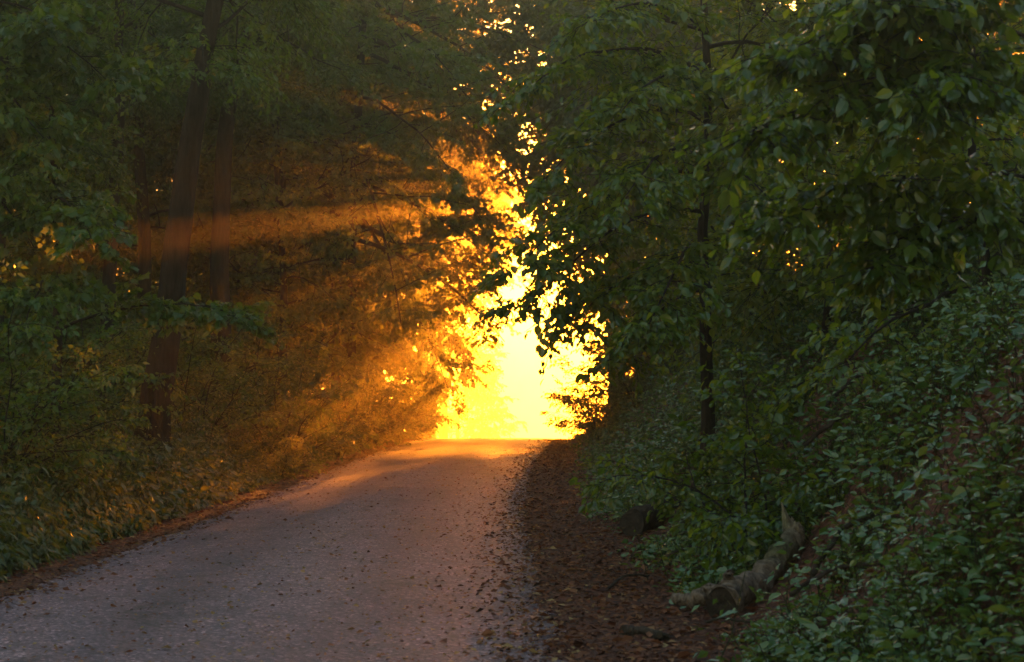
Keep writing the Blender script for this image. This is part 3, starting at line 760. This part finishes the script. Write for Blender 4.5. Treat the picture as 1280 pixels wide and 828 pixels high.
# the broken upright stub with a pale split face
s0 = p3 - O - UP * .06; s1 = s0 + np.array([.01, .02, .16]); s2 = s0 + np.array([-.03, .03, .34])
g = rng(77)
mb = MB()
ln = trunk_line([s0, s0 * .5 + s1 * .5, s1], 5); tubes(ln[None], np.linspace(.09, .078, len(ln))[None], 14, mb, 0, cap=2, ridge=.10, seed=9)
for k in range(9):                      # splinters left standing round the break
    az = k * .7 + g.uniform(-.2, .2); rad = np.array([math.cos(az), math.sin(az), 0]) * .05
    hgt = .22 * (.35 + .65 * max(0, math.cos(az - 2.6))) * g.uniform(.8, 1.1)
    p = s1 + rad - UP * .04
    l = np.array([p, p + UP * hgt * .5 + rad * .1 + np.array([-.01, 0, 0]), p + UP * hgt + rad * .05 + np.array([-.035, .01, 0]) * hgt / .2])
    tubes(l[None], np.array([[.034, .024, .003]]), 6, mb, 1, ridge=.15, seed=k)
link('broken_stub', mb.mesh('broken_stub', [M_LOG, M_WOOD]), log)
tag(log, 'grey forked log with a pale broken stub lying at the foot of the bank', 'log')

p0 = gz(788, 20.6, .15); p1 = gz(820, 21.3, .14); p2 = gz(856, 22.2, .10)
ln = trunk_line([p0, p1, p2], 7); O = p0 - UP * .15
l2 = link('rotten_log', log_mesh('rotten_log', ln - O, np.linspace(.16, .12, len(ln)), [M_DARKLOG, M_DARKLOG], .10, 5), loc=O)
tag(l2, 'dark rotten log half buried in leaves, farther up the bank foot', 'log')
def stick(name, label, pts, r, seed, mat=M_DARKLOG):
    ln = trunk_line(pts, 5); O = pts[0]
    o = link(name, log_mesh(name, ln - O, np.linspace(r, r * .6, len(ln)), [mat, mat], .08, seed, 8), loc=O)
    return tag(o, label, 'stick')
stick('dead_branch', 'short thick dark branch lying in litter at the bottom of the photo', [gz(778, 12.5, .03), gz(805, 12.45, .05), gz(832, 12.2, .03)], .04, 6)
stick('dead_branch', 'stubby dark piece of wood beside the thick branch at the bottom', [gz(822, 12.3, .02), gz(828, 12.0, .08)], .04, 7)
stick('twig', 'thin curved twig on the litter left of the forked log', [gz(758, 15.2, .02), gz(785, 15.6, .09), gz(812, 15.9, .05)], .013, 8)
stick('twig', 'thin root like twig trailing right of the log cut end', [gz(872, 13.1, .02), gz(900, 12.9, .05), gz(945, 12.7, .03)], .012, 9)

g = rng(91)
first = None
for k in range(9):
    x = [1.75, 2.6, 2.2, 3.0, 1.9, 2.9, 2.3, 1.6, 3.4][k]; y = [15.6, 13.2, 16.8, 15.5, 18.5, 18.0, 12.2, 17.2, 17.0][k]
    L = .5
    ln = trunk_line([(-L, 0, .03), (-.15, .06, .09), (.2, -.04, .05), (L, .05, .03)], 5)
    if first is None:
        first = link('dead_stick', log_mesh('dead_stick', ln, np.linspace(.018, .008, len(ln)), [M_DARKLOG, M_DARKLOG], .1, 30, 8)); st = first
    else:
        st = first.copy(); COL.objects.link(st)
    st.location = (x, y, float(height(x, y)) + .03); st.rotation_euler = (0, g.uniform(-.6, -.25), g.uniform(-.7, .7)); sz = g.uniform(.7, 1.3); st.scale = (sz, sz, sz)
    tag(st, 'thin dead stick lying among the leaves of the right bank', 'stick', 'dead sticks on the right bank')

# ------------------------------------------------------------------ haze
bm_v = np.array([[x, y, z] for x in (-64, 64) for y in (-18, 650) for z in (-45, 26)], float)
fb = np.array([[0, 1, 3, 2], [4, 6, 7, 5], [0, 4, 5, 1], [2, 3, 7, 6], [0, 2, 6, 4], [1, 5, 7, 3]])
mh, nt, out = new_mat('haze_air')
pv = N(nt, 'ShaderNodeVolumePrincipled'); pv.inputs['Color'].default_value = (.98, .87, .60, 1); pv.inputs['Density'].default_value = .0030
pv.inputs['Anisotropy'].default_value = .85
nt.links.new(pv.outputs[0], out.inputs['Volume'])
mb = MB(); mb.add(bm_v, fb)
tag(link('haze', mb.mesh('haze', [mh])), 'thin golden haze filling the air over the road', 'haze', kind='stuff')
